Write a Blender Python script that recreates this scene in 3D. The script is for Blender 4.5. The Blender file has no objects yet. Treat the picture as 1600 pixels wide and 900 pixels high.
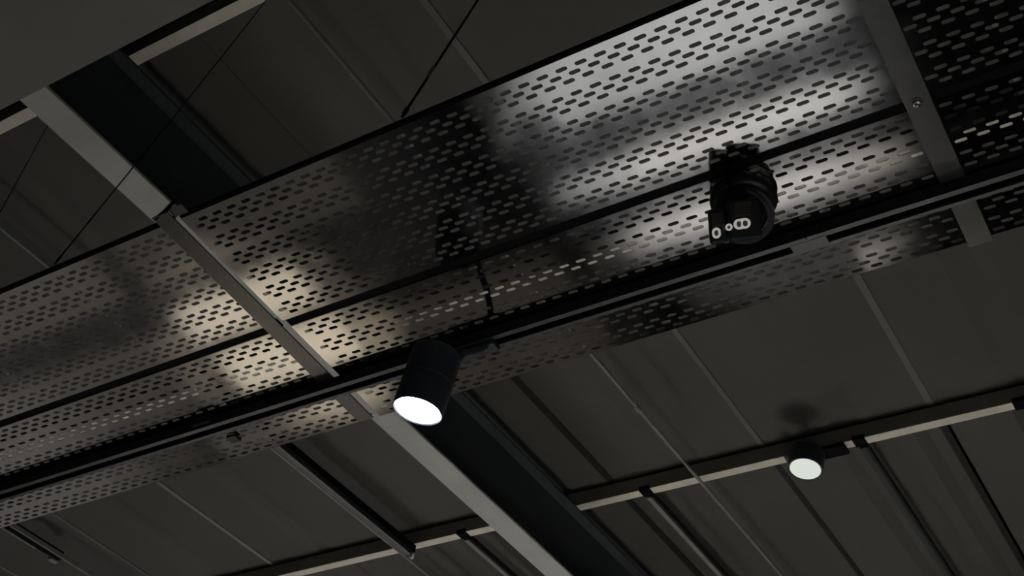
import bpy, bmesh, math, random
from mathutils import Vector, Matrix
random.seed(7)
sc = bpy.context.scene
C = sc.collection
Z0 = 1.6                      # height of the camera above the floor; heights below are given from the camera

# ------------------------------------------------------------------ camera
cam_d = bpy.data.cameras.new('camera')
cam_d.sensor_width = 36.0
cam_d.lens = 36.0 * 1947.92 / 1600.0
cam_d.clip_start = 0.05
cam = bpy.data.objects.new('camera', cam_d); C.objects.link(cam)
cam.matrix_world = Matrix(((0.85180557, 0.28340421, 0.4405784, 0.0),
                           (0.51647602, -0.59502066, -0.61579456, 0.0),
                           (0.08763448, 0.75208541, -0.65321339, Z0),
                           (0, 0, 0, 1)))
sc.camera = cam

# ------------------------------------------------------------------ world, view
w = bpy.data.worlds.new('world'); sc.world = w; w.use_nodes = True
w.node_tree.nodes['Background'].inputs[0].default_value = (0.55, 0.75, 1.0, 1)
w.node_tree.nodes['Background'].inputs[1].default_value = 0.010
sc.view_settings.view_transform = 'Standard'
sc.view_settings.look = 'None'
sc.view_settings.exposure = 0.0
sc.view_settings.gamma = 1.0
sc.view_settings.use_curve_mapping = False

# ------------------------------------------------------------------ added lamps outside the picture
def spot_lamp(name, loc, aim, power, angle, blend=0.6, color=(1, 0.96, 0.9), size=0.04):
    d = bpy.data.lights.new(name, 'SPOT'); d.energy = power; d.spot_size = math.radians(angle)
    d.spot_blend = blend; d.color = color; d.shadow_soft_size = size
    o = bpy.data.objects.new(name, d); C.objects.link(o)
    o.location = (loc[0], loc[1], loc[2] + Z0)
    v = Vector(aim) - Vector(loc)
    o.rotation_euler = v.to_track_quat('-Z', 'Y').to_euler()
    return o
# unseen spots added to light the floor, for tray reflections and bounce
spot_lamp('added_spot', (-0.9, 2.5, 1.3), (-1.55, 3.05, -1.6), 420, 34, 0.6, (0.93, 0.96, 1.0))
spot_lamp('added_spot', (-1.6, 4.6, 1.3), (-1.5, 3.75, -1.6), 300, 30, 0.6, (1.0, 0.96, 0.9))
spot_lamp('added_spot', (-3.9, 4.3, 1.3), (-4.35, 3.6, -1.6), 560, 30, 0.7, (1.0, 0.88, 0.68))
spot_lamp('added_spot', (-5.6, 2.2, 1.3), (-5.6, 3.0, -1.6), 130, 60, 0.9, (1.0, 0.95, 0.9))
spot_lamp('added_spot', (-3.3, 2.2, 1.3), (-3.6, 2.6, -1.6), 70, 40, 0.9, (1.0, 0.95, 0.9))
spot_lamp('added_spot', (-7.4, 4.6, 1.3), (-7.4, 4.1, -1.6), 170, 62, 0.9, (0.97, 0.95, 1.0))
spot_lamp('added_spot', (-3.2, 4.8, 1.3), (-3.2, 4.1, -1.6), 60, 40, 0.9, (1.0, 0.92, 0.84))
spot_lamp('added_spot', (-1.6, 6.6, 1.6), (-1.6, 6.5, -1.6), 3400, 52, 0.9, (1.0, 0.99, 0.92))
spot_lamp('added_spot', (-6.6, 6.7, 1.6), (-6.6, 6.6, -1.6), 3050, 54, 0.9, (1.0, 0.96, 0.98))
spot_lamp('added_spot', (1.2, 1.0, 1.6), (1.4, 1.0, -1.6), 350, 80, 0.9, (0.98, 0.98, 1.0))

# ------------------------------------------------------------------ materials
def mat(name, col, rough=0.5, metal=0.0, var=0.0, scale=8.0, bump=0.0, bscale=30.0, rvar=0.0, stretch=(1, 1, 1), spec=0.5):
    m = bpy.data.materials.new(name); m.use_nodes = True
    nt = m.node_tree; b = nt.nodes['Principled BSDF']
    b.inputs['Base Color'].default_value = (*col, 1)
    b.inputs['Roughness'].default_value = rough
    b.inputs['Metallic'].default_value = metal
    b.inputs['Specular IOR Level'].default_value = spec
    tc = nt.nodes.new('ShaderNodeTexCoord'); mp = nt.nodes.new('ShaderNodeMapping')
    mp.inputs['Scale'].default_value = stretch
    nt.links.new(tc.outputs['Object'], mp.inputs['Vector'])
    if var or rvar:
        nz = nt.nodes.new('ShaderNodeTexNoise'); nz.inputs['Scale'].default_value = scale
        nz.inputs['Detail'].default_value = 6; nz.inputs['Roughness'].default_value = 0.6
        nt.links.new(mp.outputs[0], nz.inputs['Vector'])
        if var:
            r = nt.nodes.new('ShaderNodeValToRGB')
            r.color_ramp.elements[0].position = 0.3; r.color_ramp.elements[1].position = 0.7
            r.color_ramp.elements[0].color = (*[c * (1 - var) for c in col], 1)
            r.color_ramp.elements[1].color = (*[min(1, c * (1 + var)) for c in col], 1)
            nt.links.new(nz.outputs['Fac'], r.inputs[0]); nt.links.new(r.outputs[0], b.inputs['Base Color'])
        if rvar:
            mr = nt.nodes.new('ShaderNodeMapRange')
            mr.inputs[1].default_value = 0.3; mr.inputs[2].default_value = 0.7
            mr.inputs[3].default_value = max(0.02, rough - rvar); mr.inputs[4].default_value = rough + rvar
            nt.links.new(nz.outputs['Fac'], mr.inputs[0]); nt.links.new(mr.outputs[0], b.inputs['Roughness'])
    if bump:
        n2 = nt.nodes.new('ShaderNodeTexNoise'); n2.inputs['Scale'].default_value = bscale; n2.inputs['Detail'].default_value = 3
        nt.links.new(mp.outputs[0], n2.inputs['Vector'])
        bp = nt.nodes.new('ShaderNodeBump'); bp.inputs['Strength'].default_value = bump; bp.inputs['Distance'].default_value = 0.01
        nt.links.new(n2.outputs['Fac'], bp.inputs['Height']); nt.links.new(bp.outputs[0], b.inputs['Normal'])
    return m
def emit(name, col, s):
    m = bpy.data.materials.new(name); m.use_nodes = True; nt = m.node_tree
    nt.nodes.remove(nt.nodes['Principled BSDF']); e = nt.nodes.new('ShaderNodeEmission')
    e.inputs[0].default_value = (*col, 1); e.inputs[1].default_value = s
    nt.links.new(e.outputs[0], nt.nodes['Material Output'].inputs[0]); return m

M = {}
M['tray'] = mat('galvanised_tray', (0.46, 0.45, 0.44), 0.08, 1.0, 0.12, 14, 0.012, 6, 0.028)
M['strap'] = mat('grey_strap', (0.17, 0.17, 0.165), 0.26, 0.75, 0.15, 20, 0.03, 40)
M['track'] = mat('black_track', (0.02, 0.02, 0.021), 0.45, 0.0, 0.2, 30)
M['lip'] = mat('track_lip', (0.10, 0.105, 0.11), 0.4, 0.3, 0.15, 30)
M['groove'] = mat('track_groove', (0.004, 0.004, 0.005), 0.6)
M['lamp'] = mat('lamp_black_glare', (0.045, 0.052, 0.066), 0.5, 0.0, 0.2, 25)  # bluish lift of the black stands in for glare around the lens
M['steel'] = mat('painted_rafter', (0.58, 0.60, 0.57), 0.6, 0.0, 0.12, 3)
M['web'] = mat('rafter_shaded', (0.05, 0.056, 0.065), 0.6, 0.0, 0.15, 3)  # darker copy of the rafter paint, with its shade put into the colour
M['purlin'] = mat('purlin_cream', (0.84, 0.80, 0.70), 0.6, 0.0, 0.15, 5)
M['purlin_shaded'] = mat('purlin_shaded', (0.28, 0.265, 0.22), 0.6, 0.0, 0.2, 4)  # darker copy of the cream: shade on the upright face is in the colour
M['roof'] = mat('roof_sheet', (0.086, 0.085, 0.078), 0.65, 0.0, 0.12, 0.8)
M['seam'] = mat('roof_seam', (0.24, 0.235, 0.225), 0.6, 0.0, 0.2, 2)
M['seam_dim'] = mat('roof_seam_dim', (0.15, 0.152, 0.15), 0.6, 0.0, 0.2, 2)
M['seam_dark'] = mat('roof_seam_dark', (0.012, 0.012, 0.012), 0.6)
M['pipe'] = mat('conduit_grey', (0.26, 0.265, 0.26), 0.5, 0.0, 0.2, 6)
M['black'] = mat('flat_black', (0.006, 0.006, 0.007), 0.8, spec=0.1)
M['soffit'] = mat('soffit_grey', (0.29, 0.28, 0.255), 0.8, 0.0, 0.06, 2)
M['floor'] = mat('shop_floor', (0.5, 0.48, 0.46), 0.7, 0.0, 0.1, 2)
M['added_dark_area'] = mat('added_dark', (0.07, 0.07, 0.075), 0.9, 0.0, 0.2, 5)  # for the dark floor area added out of view
M['mat'] = mat('added_pale_patch', (0.72, 0.71, 0.69), 0.8, 0.0, 0.08, 3)  # for the pale floor patches added out of view
M['screw'] = mat('zinc_screw', (0.8, 0.78, 0.74), 0.25, 1.0)
M['cambody'] = mat('camera_black', (0.020, 0.022, 0.025), 0.28, 0.0, 0.2, 20)
M['camglass'] = mat('camera_window', (0.07, 0.065, 0.05), 0.1, 0.0, 0.2, 40)
M['white'] = mat('white_window', (0.72, 0.69, 0.62), 0.35, 0.0, 0.1, 80)
M['white'].node_tree.nodes['Principled BSDF'].inputs['Emission Color'].default_value = (1.0, 0.95, 0.86, 1)
M['white'].node_tree.nodes['Principled BSDF'].inputs['Emission Strength'].default_value = 0.30   # faint glow added so the pale windows come out bright
M['led'] = mat('led_die', (0.35, 0.32, 0.26), 0.3, 0.0, 0.3, 120)
M['lens'] = emit('lamp_lens', (0.93, 0.97, 1.0), 14.0)
M['lens2'] = emit('lamp_lens_far', (0.80, 0.85, 0.76), 0.85)

# ------------------------------------------------------------------ helpers
def link(name, me, m, parent=None):
    me.materials.clear(); me.materials.append(m)
    o = bpy.data.objects.new(name, me); C.objects.link(o)
    if parent: o.parent = parent
    return o
def tag(o, label, cat=None, group=None, kind=None):
    o['label'] = label
    if cat: o['category'] = cat
    if group: o['group'] = group
    if kind: o['kind'] = kind
    return o
def thing(name, label, cat, loc=(0, 0, 0), group=None):
    o = bpy.data.objects.new(name, None); C.objects.link(o); o.location = (loc[0], loc[1], loc[2] + Z0)
    return tag(o, label, cat, group)
def from_bm(bm, name, smooth=False):
    bmesh.ops.recalc_face_normals(bm, faces=bm.faces[:])
    me = bpy.data.meshes.new(name); bm.to_mesh(me); bm.free()
    if smooth:
        for p in me.polygons: p.use_smooth = True
    return me
def add_box(bm, x0, x1, y0, y1, z0, z1, bev=0.0):
    r = bmesh.ops.create_cube(bm, size=1.0)
    for v in r['verts']:
        v.co = Vector(((x0 + x1) / 2 + v.co.x * (x1 - x0), (y0 + y1) / 2 + v.co.y * (y1 - y0), (z0 + z1) / 2 + v.co.z * (z1 - z0)))
    if bev:
        es = list({e for v in r['verts'] for e in v.link_edges})
        bmesh.ops.bevel(bm, geom=es, offset=bev, segments=2, affect='EDGES', profile=0.5)
def box(name, x0, x1, y0, y1, z0, z1, m, parent=None, bev=0.0, abs_z=True):
    """box given in world x, y and camera-relative z; parent offset removed"""
    bm = bmesh.new()
    off = Vector(parent.location) if parent else Vector((0, 0, 0))
    add_box(bm, x0 - off.x, x1 - off.x, y0 - off.y, y1 - off.y, z0 + Z0 - off.z, z1 + Z0 - off.z, bev)
    return link(name, from_bm(bm, name), m, parent)
def frame(axis):
    a = Vector(axis).normalized()
    t = Vector((1, 0, 0)) if abs(a.x) < 0.9 else Vector((0, 1, 0))
    u = a.cross(t).normalized(); v = a.cross(u).normalized()
    return u, v, a
def add_lathe(bm, prof, origin, axis, n=32, cap0=True, cap1=True):
    """prof: list of (distance along axis, radius)"""
    u, v, a = frame(axis); o = Vector(origin); rings = []
    for d, r in prof:
        rings.append([bm.verts.new(o + a * d + (u * math.cos(2 * math.pi * k / n) + v * math.sin(2 * math.pi * k / n)) * r) for k in range(n)])
    for i in range(len(rings) - 1):
        for k in range(n):
            bm.faces.new((rings[i][k], rings[i][(k + 1) % n], rings[i + 1][(k + 1) % n], rings[i + 1][k]))
    if cap0: bm.faces.new(list(reversed(rings[0])))
    if cap1: bm.faces.new(rings[-1])
def add_tube(bm, pts, r, n=8):
    rings = []
    P = [Vector(p) for p in pts]
    u, v, _ = frame(P[-1] - P[0])
    for i, p in enumerate(P):
        t = (P[min(i + 1, len(P) - 1)] - P[max(i - 1, 0)]).normalized()
        uu = (u - t * u.dot(t)).normalized(); vv = t.cross(uu)
        rings.append([bm.verts.new(p + (uu * math.cos(2 * math.pi * k / n) + vv * math.sin(2 * math.pi * k / n)) * r) for k in range(n)])
    for i in range(len(rings) - 1):
        for k in range(n):
            bm.faces.new((rings[i][k], rings[i][(k + 1) % n], rings[i + 1][(k + 1) % n], rings[i + 1][k]))
    bm.faces.new(rings[0]); bm.faces.new(rings[-1])
def rel(pts, parent):
    o = Vector(parent.location)
    return [Vector((p[0], p[1], p[2] + Z0)) - o for p in pts]
def smooth_by_angle(o, deg=35):
    me = o.data
    for p in me.polygons: p.use_smooth = True
    bm = bmesh.new(); bm.from_mesh(me)
    for e in bm.edges:
        if len(e.link_faces) == 2 and e.calc_face_angle() > math.radians(deg): e.smooth = False
    bm.to_mesh(me); bm.free()

# ================================================================== the setting
bm = bmesh.new(); add_box(bm, -11, 5, -5, 13, -0.1, 0.0)
floor = link('floor', from_bm(bm, 'floor'), M['floor']); tag(floor, 'pale shop floor far below the picture', kind='structure')
def on_floor(name, x0, x1, y0, y1, h0, h1, m):
    bm = bmesh.new(); add_box(bm, x0, x1, y0, y1, h0, h1); return link(name, from_bm(bm, name), m, floor)
on_floor('added_dark_area', -11.0, 1.5, 2.2, 5.0, 0.0, 0.006, M['added_dark_area'])  # dark area added out of view, mirrored as the dark parts of the trays
for x0, x1, y0, y1 in ((-2.50, -0.76, 2.50, 2.95), (-2.40, -0.76, 3.22, 3.37), (-2.42, -0.74, 3.62, 3.79), (-1.2, -0.85, 4.18, 4.40),
                       (-4.85, -3.95, 3.12, 3.40), (-4.85, -3.95, 3.52, 3.86), (-5.4, -4.0, 4.10, 4.42)):
    on_floor('added_pale_patch', x0, x1, y0, y1, 0.006, 0.014, M['mat'])  # pale patches added out of view to make the highlights in the trays
for x0, x1, y0, y1 in ((-4.8, -3.3, 2.3, 2.94), (-9.0, -5.0, 2.3, 2.97), (-11.0, -5.0, 3.24, 3.95), (-11.0, -5.5, 4.05, 4.6), (-3.9, -2.6, 3.6, 4.5)):
    on_floor('added_grey_patch', x0, x1, y0, y1, 0.006, 0.014, M['soffit'])  # grey patches added out of view for dimmer tray reflections

bm = bmesh.new(); add_lathe(bm, [(0.0, 0.12), (0.02, 0.12)], (-2.27, 2.93, 0.014), (0, 0, 1), 24); link('added_dark_disc', from_bm(bm, 'added_dark_disc'), M['added_dark_area'], floor)  # unseen disc added to make a dark blot in the tray reflection
ZR = 3.61                     # underside of the roof sheets
ceiling = link('ceiling', (lambda b: (add_box(b, -11, 5, -5, 13, ZR + 0.06 + Z0, ZR + 0.12 + Z0), from_bm(b, 'ceiling'))[1])(bmesh.new()), M['roof'])
tag(ceiling, 'dark brown sheet-metal roof seen from below', kind='structure')
seams = [-8.55, -7.70, -6.85, -5.99, -5.126, -4.28, -3.61, -2.765, -1.913, -1.065, -0.215, 0.635, 1.485, 2.335]
def roof_panel(x0, x1, ya, yb, ribs, dep):
    bm = bmesh.new(); g = 0.006; z = ZR + Z0
    prof = [(x0 + g, z + 0.05), (x0 + g, z)]
    for k in ribs:
        xm = x0 + (x1 - x0) * k
        prof += [(xm - 0.09, z), (xm - 0.03, z + dep), (xm + 0.03, z + dep), (xm + 0.09, z)]
    prof += [(x1 - g, z), (x1 - g, z + 0.05)]
    a = [bm.verts.new((x, ya, zz)) for x, zz in prof]; b = [bm.verts.new((x, yb, zz)) for x, zz in prof]
    for i in range(len(prof) - 1): bm.faces.new((a[i], a[i + 1], b[i + 1], b[i]))
    return link('roof_panel', from_bm(bm, 'roof_panel'), M['roof'], ceiling)
for i in range(len(seams) - 1):
    roof_panel(seams[i], seams[i + 1], -5, 5.0, (0.5,), 0.006)
    roof_panel(seams[i], seams[i + 1], 5.0, 13, (0.48, 0.93) if i >= 8 else (0.5,), 0.022)
for i, x in enumerate(seams):
    if i == 7: continue                                   # the open dark joint beside the rafter
    wd = {9: 0.016, 8: 0.013, 4: 0.013, 3: 0.011}.get(i, 0.010)
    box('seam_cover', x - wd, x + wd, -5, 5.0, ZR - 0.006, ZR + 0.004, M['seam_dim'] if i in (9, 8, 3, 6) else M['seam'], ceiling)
    box('seam_gasket', x - 0.016, x + 0.016, 5.0, 13, ZR - 0.002, ZR + 0.004, M['seam_dark'], ceiling)
box('seam_cover', seams[7] - 0.012, seams[7] + 0.012, -5, 3.3, ZR - 0.003, ZR + 0.004, M['roof'], ceiling)
box('seam_gasket', seams[7] - 0.020, seams[7] + 0.020, 3.3, 13, ZR - 0.004, ZR + 0.004, M['seam_dark'], ceiling)

# grey soffit overhead
sf = box('trim_1', -6.5, -0.2, -5, 1.338, 3.04, 3.09, M['soffit']); tag(sf, 'flat grey soffit board in the upper left corner', kind='structure')

# rafter: an I-beam
RB, RT = 3.10, 3.503
XL, XR_, XW = -1.003 * RB, -0.962 * RB, -0.9825 * RB
raf = thing('steel_rafter', 'grey steel I-beam rafter crossing behind the perforated trays', 'beam', (XW, 4.0, RB))
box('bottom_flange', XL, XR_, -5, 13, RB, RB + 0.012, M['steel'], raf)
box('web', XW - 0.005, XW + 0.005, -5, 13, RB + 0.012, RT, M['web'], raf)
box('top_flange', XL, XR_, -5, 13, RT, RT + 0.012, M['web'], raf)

# purlins: C-sections on top of the rafter
ZP = RT + 0.014
def purlin(y0, width, label, clip_x=()):
    t = thing('purlin', label, 'beam', (-3.0, y0, ZP), 'roof purlins')
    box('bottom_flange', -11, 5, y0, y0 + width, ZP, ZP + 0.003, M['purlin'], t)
    box('web', -11, 5, y0, y0 + 0.003, ZP + 0.003, ZR - 0.012, M['purlin_shaded'], t)
    box('top_flange', -11, 5, y0 - 0.003, y0 + width, ZR - 0.012, ZR - 0.007, M['black'], t)  # its black stands for the contact shadow against the roof
    for x in clip_x:
        box('clip', x - 0.03, x + 0.03, y0 - 0.006, y0 + width + 0.006, ZP - 0.006, ZP + 0.02, M['black'], t, 0.002)
    return t
purlin(1.590, 0.048, 'cream purlin beside the grey soffit at upper left')
purlin(3.285, 0.055, 'pale purlin glimpsed through the slots of the trays')
purlin(4.985, 0.055, 'cream purlin at lower right behind the far lamp', (-1.43, -2.575, -3.72, -0.68))

# rods that run on from the far purlin
for x, lab in ((-1.43, 'thin dark sag rod right of the far round lamp'), (-2.575, 'thin sag rod between the rafter and the long grey pipe'), (-3.72, 'thin sag rod left of the rafter at bottom edge')):
    t = thing('sag_rod', lab, 'rod', (x, 5.04, ZP - 0.02), 'rods running on from the far purlin')
    bm = bmesh.new(); add_box(bm, -0.013, 0.013, 0.0, 7.5, 0.0, 0.012); link('bar', from_bm(bm, 'bar'), M['pipe'] if x < -2 else M['web'], t)
    bm = bmesh.new(); add_box(bm, 0.013, 0.028, 0.0, 7.5, 0.0, 0.035); link('rib', from_bm(bm, 'rib'), M['seam_dark'], t)

# conduits under the purlins
ZC = 3.455
t = thing('conduit_pipe', 'long thin grey conduit pipe crossing in front of the lower right purlin', 'pipe', (-2.235, 5.0, ZC))
bm = bmesh.new(); add_tube(bm, rel([(-2.26, -2, ZC), (-2.235, 5, ZC), (-2.18, 12, ZC)], t), 0.0095, 10); link('pipe', from_bm(bm, 'pipe', True), M['pipe'], t)
for y in (4.25, 6.05):
    bm = bmesh.new(); add_lathe(bm, [(-0.02, 0.0135), (0.02, 0.0135)], rel([(-2.24, y, ZC)], t)[0], (0, 1, 0), 14); link('coupling', from_bm(bm, 'coupling', True), M['pipe'], t)
t = thing('cable_duct', 'grey cable duct with a pale edge left of the rafter', 'duct', (-4.08, 3.5, ZC))
box('channel', -4.100, -4.055, 3.3, 4.99, ZC, ZC + 0.05, M['seam_dim'], t)
box('pale_edge', -4.113, -4.100, -2, 12, ZC - 0.003, ZC + 0.05, M['pipe'], t)
box('cover_strip', -4.064, -4.055, 3.3, 4.99, ZC - 0.003, ZC, M['pipe'], t)
box('shaded_side', -4.055, -4.030, 3.3, 4.99, ZC + 0.006, ZC + 0.05, M['black'], t)  # black slab: shade on the duct's side put in as colour
bm = bmesh.new(); add_lathe(bm, [(-0.01, 0.013), (0.02, 0.013), (0.026, 0.007)], rel([(-4.05, 4.99, ZC - 0.002)], t)[0], (0, 0, -1), 14); link('end_screw', from_bm(bm, 'end_screw', True), M['purlin'], t)
t = thing('cable_duct', 'black cable duct ending at the bottom left corner', 'duct', (-6.14, 3.6, ZC))
box('channel', -6.155, -6.115, 3.3, 4.22, ZC, ZC + 0.05, M['black'], t)
box('pale_edge', -6.115, -6.101, -2, 12, ZC + 0.004, ZC + 0.03, M['pipe'], t)
box('cover_strip', -6.172, -6.155, 3.3, 4.05, ZC - 0.002, ZC + 0.03, M['pipe'], t)
box('end_clip', -6.20, -6.165, 4.18, 4.24, ZC - 0.004, ZC + 0.02, M['pipe'], t, 0.003)

# ================================================================== perforated trays
TA, TB = 1.58, 0.055          # tray plane: z = TA - TB * y
EV = Vector((0, 1, -TB)).normalized(); EN = Vector((0, TB, 1)).normalized()
TH = 0.0016
def plane(x, y, w=0.0):       # point on the tray underside, camera-relative z; w above the sheet
    return Vector((x, y, TA - TB * y)) + EN * w
SLOT = []                     # outline of a slot: a stadium 20 x 6.6 mm
SL, SW = 0.0205, 0.0074
for k in range(6):
    a = -math.pi / 2 + math.pi * k / 5; SLOT.append(((SL - SW) / 2 + SW / 2 * math.cos(a), SW / 2 * math.sin(a)))
for k in range(6):
    a = math.pi / 2 + math.pi * k / 5; SLOT.append((-(SL - SW) / 2 + SW / 2 * math.cos(a), SW / 2 * math.sin(a)))
def tray(label, x0, x1, y0, y1, first, gp, rp, phase, pitch, edge=0.002):
    """one section: sheet with slots in staggered groups of three rows, upturned flanges"""
    org = plane((x0 + x1) / 2, (y0 + y1) / 2)
    t = thing('perforated_tray', label, 'cable tray', org, 'perforated cable trays')
    verts, faces = [], []
    def P(x, y, w):
        d = plane(x, y, w) - org; verts.append(d); return len(verts) - 1
    def quad(xa, xb, ya, yb, w):
        faces.append((P(xa, ya, w), P(xb, ya, w), P(xb, yb, w), P(xa, yb, w)))
    def strip(ya, yb):
        if yb - ya > 1e-5: quad(x0, x1, ya, yb, 0); quad(x0, x1, ya, yb, TH)
    ycur = y0
    for g in range(6):
        for r in range(3):
            yc = first + g * gp + r * rp
            ya, yb = yc - rp / 2, yc + rp / 2
            strip(ycur, ya); ycur = yb
            ph = phase + (pitch / 2 if r == 1 else 0)
            k0 = math.ceil((x0 + SL / 2 + 0.004 - ph) / pitch); k1 = math.floor((x1 - SL / 2 - 0.004 - ph) / pitch)
            xa = ph + k0 * pitch - pitch / 2; xb = ph + k1 * pitch + pitch / 2
            xa_, xb_ = max(xa, x0), min(xb, x1)
            if xa_ > x0: 
                for wv in (0, TH): quad(x0, xa_, ya, yb, wv)
            if xb_ < x1:
                for wv in (0, TH): quad(xb_, x1, ya, yb, wv)
            for k in range(k0, k1 + 1):
                xc = ph + k * pitch
                ca, cb = max(xc - pitch / 2, x0), min(xc + pitch / 2, x1)
                rings = []; lips = []
                for wv in (0, TH):
                    inner = [P(xc + sx, yc + sy, wv) for sx, sy in SLOT]
                    if wv == 0: lips = [P(xc + sx * 0.962, yc + sy * 0.88, 0.0005) for sx, sy in SLOT]
                    outer = []
                    for i, (sx, sy) in enumerate(SLOT):
                        q = i % 6
                        right = i < 6
                        if right:
                            ox = xc + sx if q in (0, 5) else cb
                            oy = ya if q <= 1 else (yb if q >= 4 else yc + sy)
                            if q == 1: ox = cb
                            if q == 4: ox = cb
                        else:
                            ox = xc + sx if q in (0, 5) else ca
                            oy = yb if q <= 1 else (ya if q >= 4 else yc + sy)
                            if q == 1: ox = ca
                            if q == 4: ox = ca
                        outer.append(P(ox, oy, wv))
                    for i in range(12):
                        j = (i + 1) % 12
                        faces.append((inner[i], inner[j], outer[j], outer[i]))
                    rings.append(inner)
                for i in range(12):
                    j = (i + 1) % 12
                    faces.append((rings[0][i], rings[0][j], lips[j], lips[i]))
                    faces.append((lips[i], lips[j], rings[1][j], rings[1][i]))
    strip(ycur, y1)
    me = bpy.data.meshes.new('sheet'); me.from_pydata([tuple(v) for v in verts], [], faces); me.update()
    link('sheet', me, M['tray'], t)
    for nm, ya, yb in (('flange', y0, y0 + TH), ('flange', y1 - TH, y1)):
        bm = bmesh.new(); add_box(bm, x0, x1, ya, yb, 0, 0.014)
        for v in bm.verts: v.co = plane(v.co.x, v.co.y, v.co.z) - org
        link(nm, from_bm(bm, nm), M['tray'], t)
    bm = bmesh.new(); add_box(bm, x0, x1, y0 - edge, y0 - 0.0002, 0.0015, 0.0135)  # black strip stands for the shade in the joint and along the edge
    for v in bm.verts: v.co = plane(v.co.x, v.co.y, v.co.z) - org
    link('shade_strip', from_bm(bm, 'shade_strip'), M['black'], t)
    return t
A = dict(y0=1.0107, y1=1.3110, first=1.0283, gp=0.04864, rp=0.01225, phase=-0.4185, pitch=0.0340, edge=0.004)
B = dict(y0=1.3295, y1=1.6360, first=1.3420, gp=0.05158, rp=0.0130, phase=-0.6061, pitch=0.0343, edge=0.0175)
R = math.radians
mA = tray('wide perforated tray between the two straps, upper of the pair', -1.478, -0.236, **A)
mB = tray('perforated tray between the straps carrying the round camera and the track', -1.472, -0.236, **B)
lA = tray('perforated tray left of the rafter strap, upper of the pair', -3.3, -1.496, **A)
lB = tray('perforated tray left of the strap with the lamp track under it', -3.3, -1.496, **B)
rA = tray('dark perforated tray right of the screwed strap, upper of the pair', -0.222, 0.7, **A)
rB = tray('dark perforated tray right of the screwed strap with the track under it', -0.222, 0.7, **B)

# ------------------------------------------------------------------ cross straps
def strap(label, x0, x1, y0, y1, lip, screws):
    org = plane((x0 + x1) / 2, y1, -0.004)
    t = thing('cross_strap', label, 'strap', org, 'straps under the trays')
    def b(name, xa, xb, ya, yb, wa, wb, m, bev=0.0):
        bm = bmesh.new(); add_box(bm, xa, xb, ya, yb, wa, wb, bev)
        for v in bm.verts: v.co = plane(v.co.x, v.co.y, v.co.z) - org
        return link(name, from_bm(bm, name), m, t)
    b('bar', x0, x1, y0, y1, -0.0045, -0.0008, M['strap'], 0.0006)
    if lip: b('end_lip', x0, x1, y1, y1 + 0.004, -0.0045, 0.006, M['strap'])
    for (x, y) in screws:
        bm = bmesh.new(); add_lathe(bm, [(0, 0.0075), (0.003, 0.0075), (0.0055, 0.005), (0.0055, 0.003), (0.009, 0.003)], plane(x, y, -0.0045) - org, tuple(-EN), 16)
        s = link('screw', from_bm(bm, 'screw', True), M['screw'], t)
        bm = bmesh.new(); add_lathe(bm, [(0, 0.0098), (0.0012, 0.0098)], plane(x, y, -0.0045) - org, tuple(-EN), 20)
        link('washer', from_bm(bm, 'washer'), M['strap'], t)
    return t, b
sR, _ = strap('grey flat strap with a shiny screw at upper right', -0.249, -0.209, 0.93, 1.640, True, [(-0.231, 1.317)])
sL, bL = strap('grey flat strap lying under the rafter at left', -1.524, -1.486, 0.985, 1.632, False, [])
bm = bmesh.new(); add_tube(bm, rel([(-1.519, 0.99, 1.524), (-1.495, 0.985, 1.526), (-1.455, 0.972, 1.528)], sL), 0.004, 8)
link('hook', from_bm(bm, 'hook', True), M['black'], sL)
bm = bmesh.new(); add_box(bm, -1.486, -1.452, 0.984, 1.004, 0.0, 0.003)
for v in bm.verts: v.co = plane(v.co.x, v.co.y, v.co.z) - plane((-1.524 - 1.486) / 2, 1.632, -0.004)
link('tab', from_bm(bm, 'tab'), M['strap'], sL)

# ------------------------------------------------------------------ suspension wires
def wire(label, a, b, r):
    t = thing('suspension_wire', label, 'wire', a, 'wires holding the trays')
    n = 10; pts = []
    for i in range(n + 1):
        k = i / n; p = Vector(a).lerp(Vector(b), k); p.z -= 0.03 * math.sin(math.pi * k) * 0.4; pts.append(p)
    bm = bmesh.new(); add_tube(bm, rel(pts, t), r, 8); link('cable', from_bm(bm, 'cable', True), M['black'], t)
    d = (Vector(b) - Vector(a)).normalized()
    bm = bmesh.new(); add_lathe(bm, [(0, r * 1.7), (0.02, r * 1.7)], d * 0.012, tuple(d), 10); link('ferrule', from_bm(bm, 'ferrule', True), M['black'], t)
    if label.startswith('taut'):
        bm = bmesh.new(); add_lathe(bm, [(0, r * 1.25), (0.045, r * 1.25)], d * 0.17, tuple(d), 10); link('crimp', from_bm(bm, 'crimp', True), M['pipe'], t)
wire('taut black wire slanting up from the upper edge of the middle tray', (-0.975, 0.999, 1.531), (-1.088, 1.612, 3.51), 0.0024)
wire('thin black wire slanting across the rafter at left', (-1.80, 0.999, 1.531), (-2.30, 1.612, 3.51), 0.0016)
wire('faint thin wire at the far left under the soffit', (-2.15, 1.012, 1.54), (-3.33, 1.60, 3.40), 0.0016)

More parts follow.
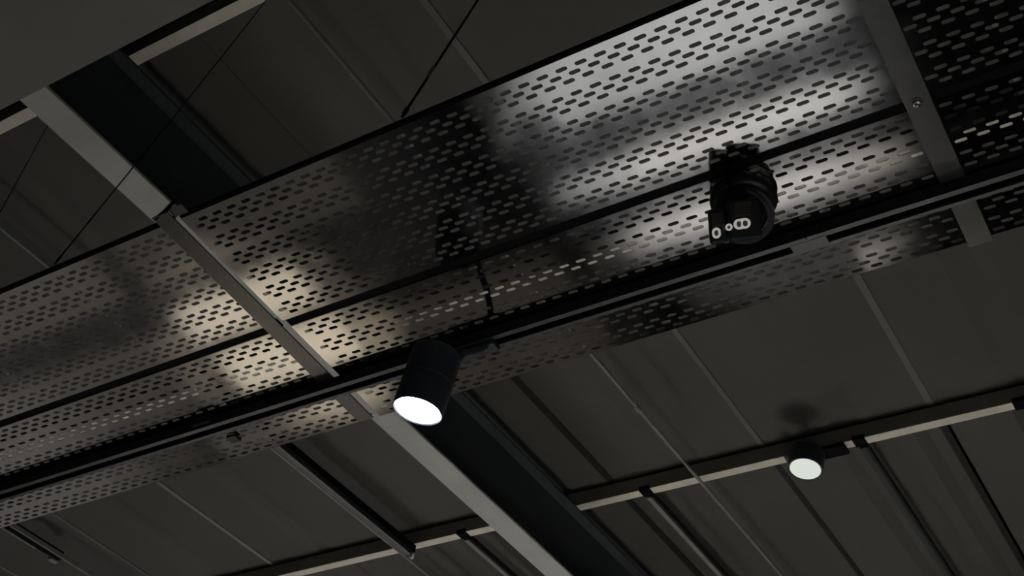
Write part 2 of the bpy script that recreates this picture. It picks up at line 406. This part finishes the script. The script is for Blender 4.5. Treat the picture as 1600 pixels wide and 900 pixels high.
# ------------------------------------------------------------------ lamp track
TY0, TY1, TZB, TZT = 1.488, 1.5226, 1.4690, 1.4935
trk = thing('lamp_track', 'long black lamp track fixed under the lower tray', 'track', (-1.0, (TY0 + TY1) / 2, TZB))
def pr(name, y0, y1, z0, z1, m, x0=-3.3, x1=0.7, bev=0.0): return box(name, x0, x1, y0, y1, z0, z1, m, trk, bev)
pr('side_wall', TY0, TY0 + 0.002, TZB + 0.001, TZT, M['track'])
pr('side_wall', TY1 - 0.002, TY1, TZB + 0.001, TZT - 0.002, M['track'])
pr('back', TY0 + 0.002, TY1 - 0.002, TZT - 0.004, TZT - 0.002, M['groove'])
pr('lip', TY0, TY0 + 0.0105, TZB, TZB + 0.003, M['lip'])
pr('lip', TY1 - 0.0075, TY1, TZB, TZB + 0.003, M['lip'])
for x in (TY0 + 0.0105, TY1 - 0.0088):
    pr('inner_wall', x, x + 0.0013, TZB + 0.003, TZT - 0.004, M['groove'])
pr('joint_cover', TY0 + 0.009, TY1 - 0.006, TZB - 0.0006, TZB + 0.002, M['lip'], -0.508, -0.446)
pr('joint_mark', TY0 - 0.001, TY0 + 0.004, TZB - 0.001, TZB + 0.002, M['black'], -0.4775, -0.4755)
# clamp on the track at left, small end stop
box('clamp', -1.862, -1.815, TY0 - 0.010, TY0, TZB + 0.006, TZT, M['track'], trk, 0.002)
# splice plate on the lower left tray
bm = bmesh.new()
o_ = plane(-1.826, 1.582)
tlb = bpy.data.objects.new('splice_nut', None)
bpy.data.objects.remove(tlb)
def tray_part(t, name, x0, x1, y0, y1, w0, w1, m):
    bm = bmesh.new(); add_box(bm, x0, x1, y0, y1, w0, w1, 0.001)
    o = Vector(t.location) - Vector((0, 0, Z0))
    for v in bm.verts: v.co = plane(v.co.x, v.co.y, v.co.z) - o
    return link(name, from_bm(bm, name), m, t)
bm.free()
tray_part(lB, 'splice_nut', -1.838, -1.812, 1.560, 1.582, -0.007, -0.0002, M['track'])

# ------------------------------------------------------------------ spotlight on the track
def spotlight(name, label, base, axis, rad, length, lens_m):
    t = thing(name, label, 'spotlight', base)
    a = Vector(axis).normalized()
    bm = bmesh.new()
    add_lathe(bm, [(0.010, rad * 0.86), (0.004, rad * 0.90), (-0.001, rad * 0.97), (0.001, rad), (0.008, rad * 1.01), (length * 0.45, rad * 1.01), (length * 0.46, rad * 0.985), (length * 0.475, rad * 0.985), (length * 0.485, rad * 1.01), (length * 0.93, rad * 1.01), (length * 0.98, rad * 0.93), (length, rad * 0.80)], (0, 0, 0), tuple(a), 48)
    h = link('housing', from_bm(bm, 'housing', True), M['lamp'], t); smooth_by_angle(h, 40)
    bm = bmesh.new(); add_lathe(bm, [(0.003, rad * 0.88), (0.000, rad * 0.885), (-0.0012, rad * 0.60), (-0.0018, rad * 0.2)], (0, 0, 0), tuple(a), 48)
    link('lens', from_bm(bm, 'lens', True), lens_m, t)
    return t, a
base = (-1.164, 1.3875, 1.25)
sp, ax = spotlight('track_spotlight', 'lit black cylinder spotlight hanging from the lamp track', base, (0.164, 0.03, 0.985), 0.0455, 0.128, M['lens'])
# arm: from the side of the housing to the adapter in the track
bm = bmesh.new()
pts = [Vector(base) + ax * 0.105 + Vector((0.03, 0.020, 0.0)), Vector((-1.115, 1.432, 1.395)), Vector((-1.112, 1.465, 1.422)), Vector((-1.116, 1.492, 1.448)), Vector((-1.120, 1.504, 1.470))]
add_tube(bm, [p - Vector(base) for p in pts], 0.0065, 10); link('arm', from_bm(bm, 'arm', True), M['lamp'], sp)
bm = bmesh.new()
add_box(bm, -1.215 - base[0], -1.098 - base[0], TY0 + 0.004 - base[1], TY1 - 0.003 - base[1], TZB - 0.012 - base[2], TZB + 0.001 - base[2], 0.003)
link('adapter', from_bm(bm, 'adapter'), M['lamp'], sp)
# its light: a downward beam
ld = bpy.data.lights.new('track_spotlight_beam', 'SPOT'); ld.energy = 80; ld.spot_size = R(60); ld.spot_blend = 0.8; ld.color = (0.9, 0.95, 1.0); ld.shadow_soft_size = 0.03
lo = bpy.data.objects.new('track_spotlight_beam', ld); C.objects.link(lo)
lo.location = Vector((base[0], base[1], base[2] + Z0)) - ax * 0.012
lo.rotation_euler = (-ax).to_track_quat('-Z', 'Y').to_euler()

# far lamp on the purlin
fs, fax = spotlight('purlin_spotlight', 'small round lamp with a dim white lens on the far purlin', (-1.66, 4.86, 3.33), (0.10, 0.17, 0.95), 0.082, 0.11, M['lens2'])
bm = bmesh.new(); add_tube(bm, rel([(-1.66, 4.87, 3.43), (-1.66, 4.96, 3.47), (-1.66, 5.00, 3.496)], fs), 0.012, 8); link('arm', from_bm(bm, 'arm', True), M['lamp'], fs)
bm = bmesh.new(); add_box(bm, -0.14, 0.16, 0.115, 0.20, 0.165, 0.186, 0.003); link('bracket', from_bm(bm, 'bracket'), M['black'], fs)
bm = bmesh.new(); add_lathe(bm, [(0, 0.018), (0.02, 0.022), (0.05, 0.006)], (-0.115, 0.10, 0.18), (0.1, -0.2, -1), 12); link('wing_screw', from_bm(bm, 'wing_screw', True), M['pipe'], fs)

# ------------------------------------------------------------------ round security camera under the tray
cc = Vector((-0.5420, 1.3840, 1.4570))
cm = thing('security_camera', 'round black camera with small pale windows under the tray', 'camera', cc)
toc = (-cc).normalized()                                  # toward the viewer's floor position
right = Vector((0.93, 0.33, 0.0)); right = (right - toc * right.dot(toc)).normalized(); up = toc.cross(right)
up = -up if up.z < 0 else up
def Lc(x, y, z): return right * x + up * (y + 0.006 + 0.04 * x) + toc * z      # local frame of the eyeball
tz = TA - TB * cc.y - cc.z
bm = bmesh.new(); add_lathe(bm, [(0, 0.054), (0.012, 0.056), (0.020, 0.052), (0.023, 0.044)], Vector((0.0, 0.0, tz - 0.001)), tuple(-EN), 48)
b_ = link('base', from_bm(bm, 'base', True), M['cambody'], cm); smooth_by_angle(b_, 50)
bm = bmesh.new()
bmesh.ops.create_uvsphere(bm, u_segments=48, v_segments=24, radius=0.045)
for v in bm.verts: v.co += Lc(-0.006, 0.0, 0.0)
link('ball', from_bm(bm, 'ball', True), M['cambody'], cm)
# collar ring around the eyeball
def ring(name, r0, r1, dz, hh, m, axis, n=48):
    bm = bmesh.new(); u, v, a = frame(axis)
    o = a * dz; R0 = []
    for k in range(n):
        an = 2 * math.pi * k / n; d = u * math.cos(an) + v * math.sin(an)
        R0.append([bm.verts.new(o + d * r0), bm.verts.new(o + d * r1), bm.verts.new(o + d * r1 + a * hh), bm.verts.new(o + d * r0 + a * hh)])
    for k in range(n):
        j = (k + 1) % n
        for i in range(4): bm.faces.new((R0[k][i], R0[k][(i + 1) % 4], R0[j][(i + 1) % 4], R0[j][i]))
    o_ = link(name, from_bm(bm, name, True), m, cm); smooth_by_angle(o_, 40); return o_
ca = (toc + Vector((0.25, 0.1, 0.35))).normalized()
ring('collar', 0.041, 0.049, -0.006, 0.010, M['cambody'], -Vector((0, 0, 1)) * 0.55 + toc * 0.8)
ring('collar', 0.037, 0.043, 0.008, 0.008, M['cambody'], -Vector((0, 0, 1)) * 0.55 + toc * 0.8)
def face_block(name, x0, x1, y0, y1, z0, z1, m, bev, parent=None):
    bm = bmesh.new(); add_box(bm, x0, x1, y0, y1, z0, z1, bev)
    for v in bm.verts: v.co = Lc(*v.co)
    o = link(name, from_bm(bm, name), m, cm if parent is None else parent); return o
fb = face_block('front_housing', -0.028, 0.026, -0.046, 0.022, -0.01, 0.056, M['cambody'], 0.006)
sb = face_block('side_housing', -0.058, -0.030, -0.047, 0.010, -0.01, 0.050, M['cambody'], 0.006)
face_block('lens_window', -0.016, 0.010, -0.006, 0.017, 0.0545, 0.0570, M['camglass'], 0.001, fb)
face_block('side_window', -0.053, -0.037, -0.018, 0.004, 0.0485, 0.0508, M['camglass'], 0.001, sb)
def pill(name, cx, cy, z, hx, hy, m, parent):
    bm = bmesh.new(); r = min(hx, hy); lo_, hi_ = [], []
    for k in range(24):
        a = 2 * math.pi * k / 24
        x = r * math.cos(a) + (hx - r) * (1 if math.cos(a) > 0 else -1); y = r * math.sin(a) + (hy - r) * (1 if math.sin(a) > 0 else -1)
        lo_.append(bm.verts.new(Lc(cx + x, cy + y, z - 0.004))); hi_.append(bm.verts.new(Lc(cx + x, cy + y, z)))
    bm.faces.new(hi_)
    for k in range(24): bm.faces.new((lo_[k], lo_[(k + 1) % 24], hi_[(k + 1) % 24], hi_[k]))
    return link(name, from_bm(bm, name), m, parent)
pill('light_window', -0.0045, -0.0185, 0.0582, 0.0135, 0.0085, M['white'], fb)
pill('led', -0.0095, -0.0185, 0.0588, 0.0035, 0.0048, M['led'], fb); pill('led', 0.0005, -0.0185, 0.0588, 0.0038, 0.0048, M['led'], fb)
pill('light_window', -0.0460, -0.0285, 0.0522, 0.0070, 0.0088, M['white'], sb)
pill('led', -0.0460, -0.0285, 0.0528, 0.0032, 0.0045, M['led'], sb)
pill('sensor_window', -0.0255, -0.0215, 0.0578, 0.0058, 0.0058, M['white'], fb); pill('led', -0.0255, -0.0215, 0.0584, 0.0025, 0.0025, M['led'], fb)
bm = bmesh.new(); add_tube(bm, rel([(-0.540, 1.320, 1.470), (-0.541, 1.3205, 1.490), (-0.541, 1.3205, 1.5055)], cm), 0.0045, 8); link('cable', from_bm(bm, 'cable', True), M['black'], cm)
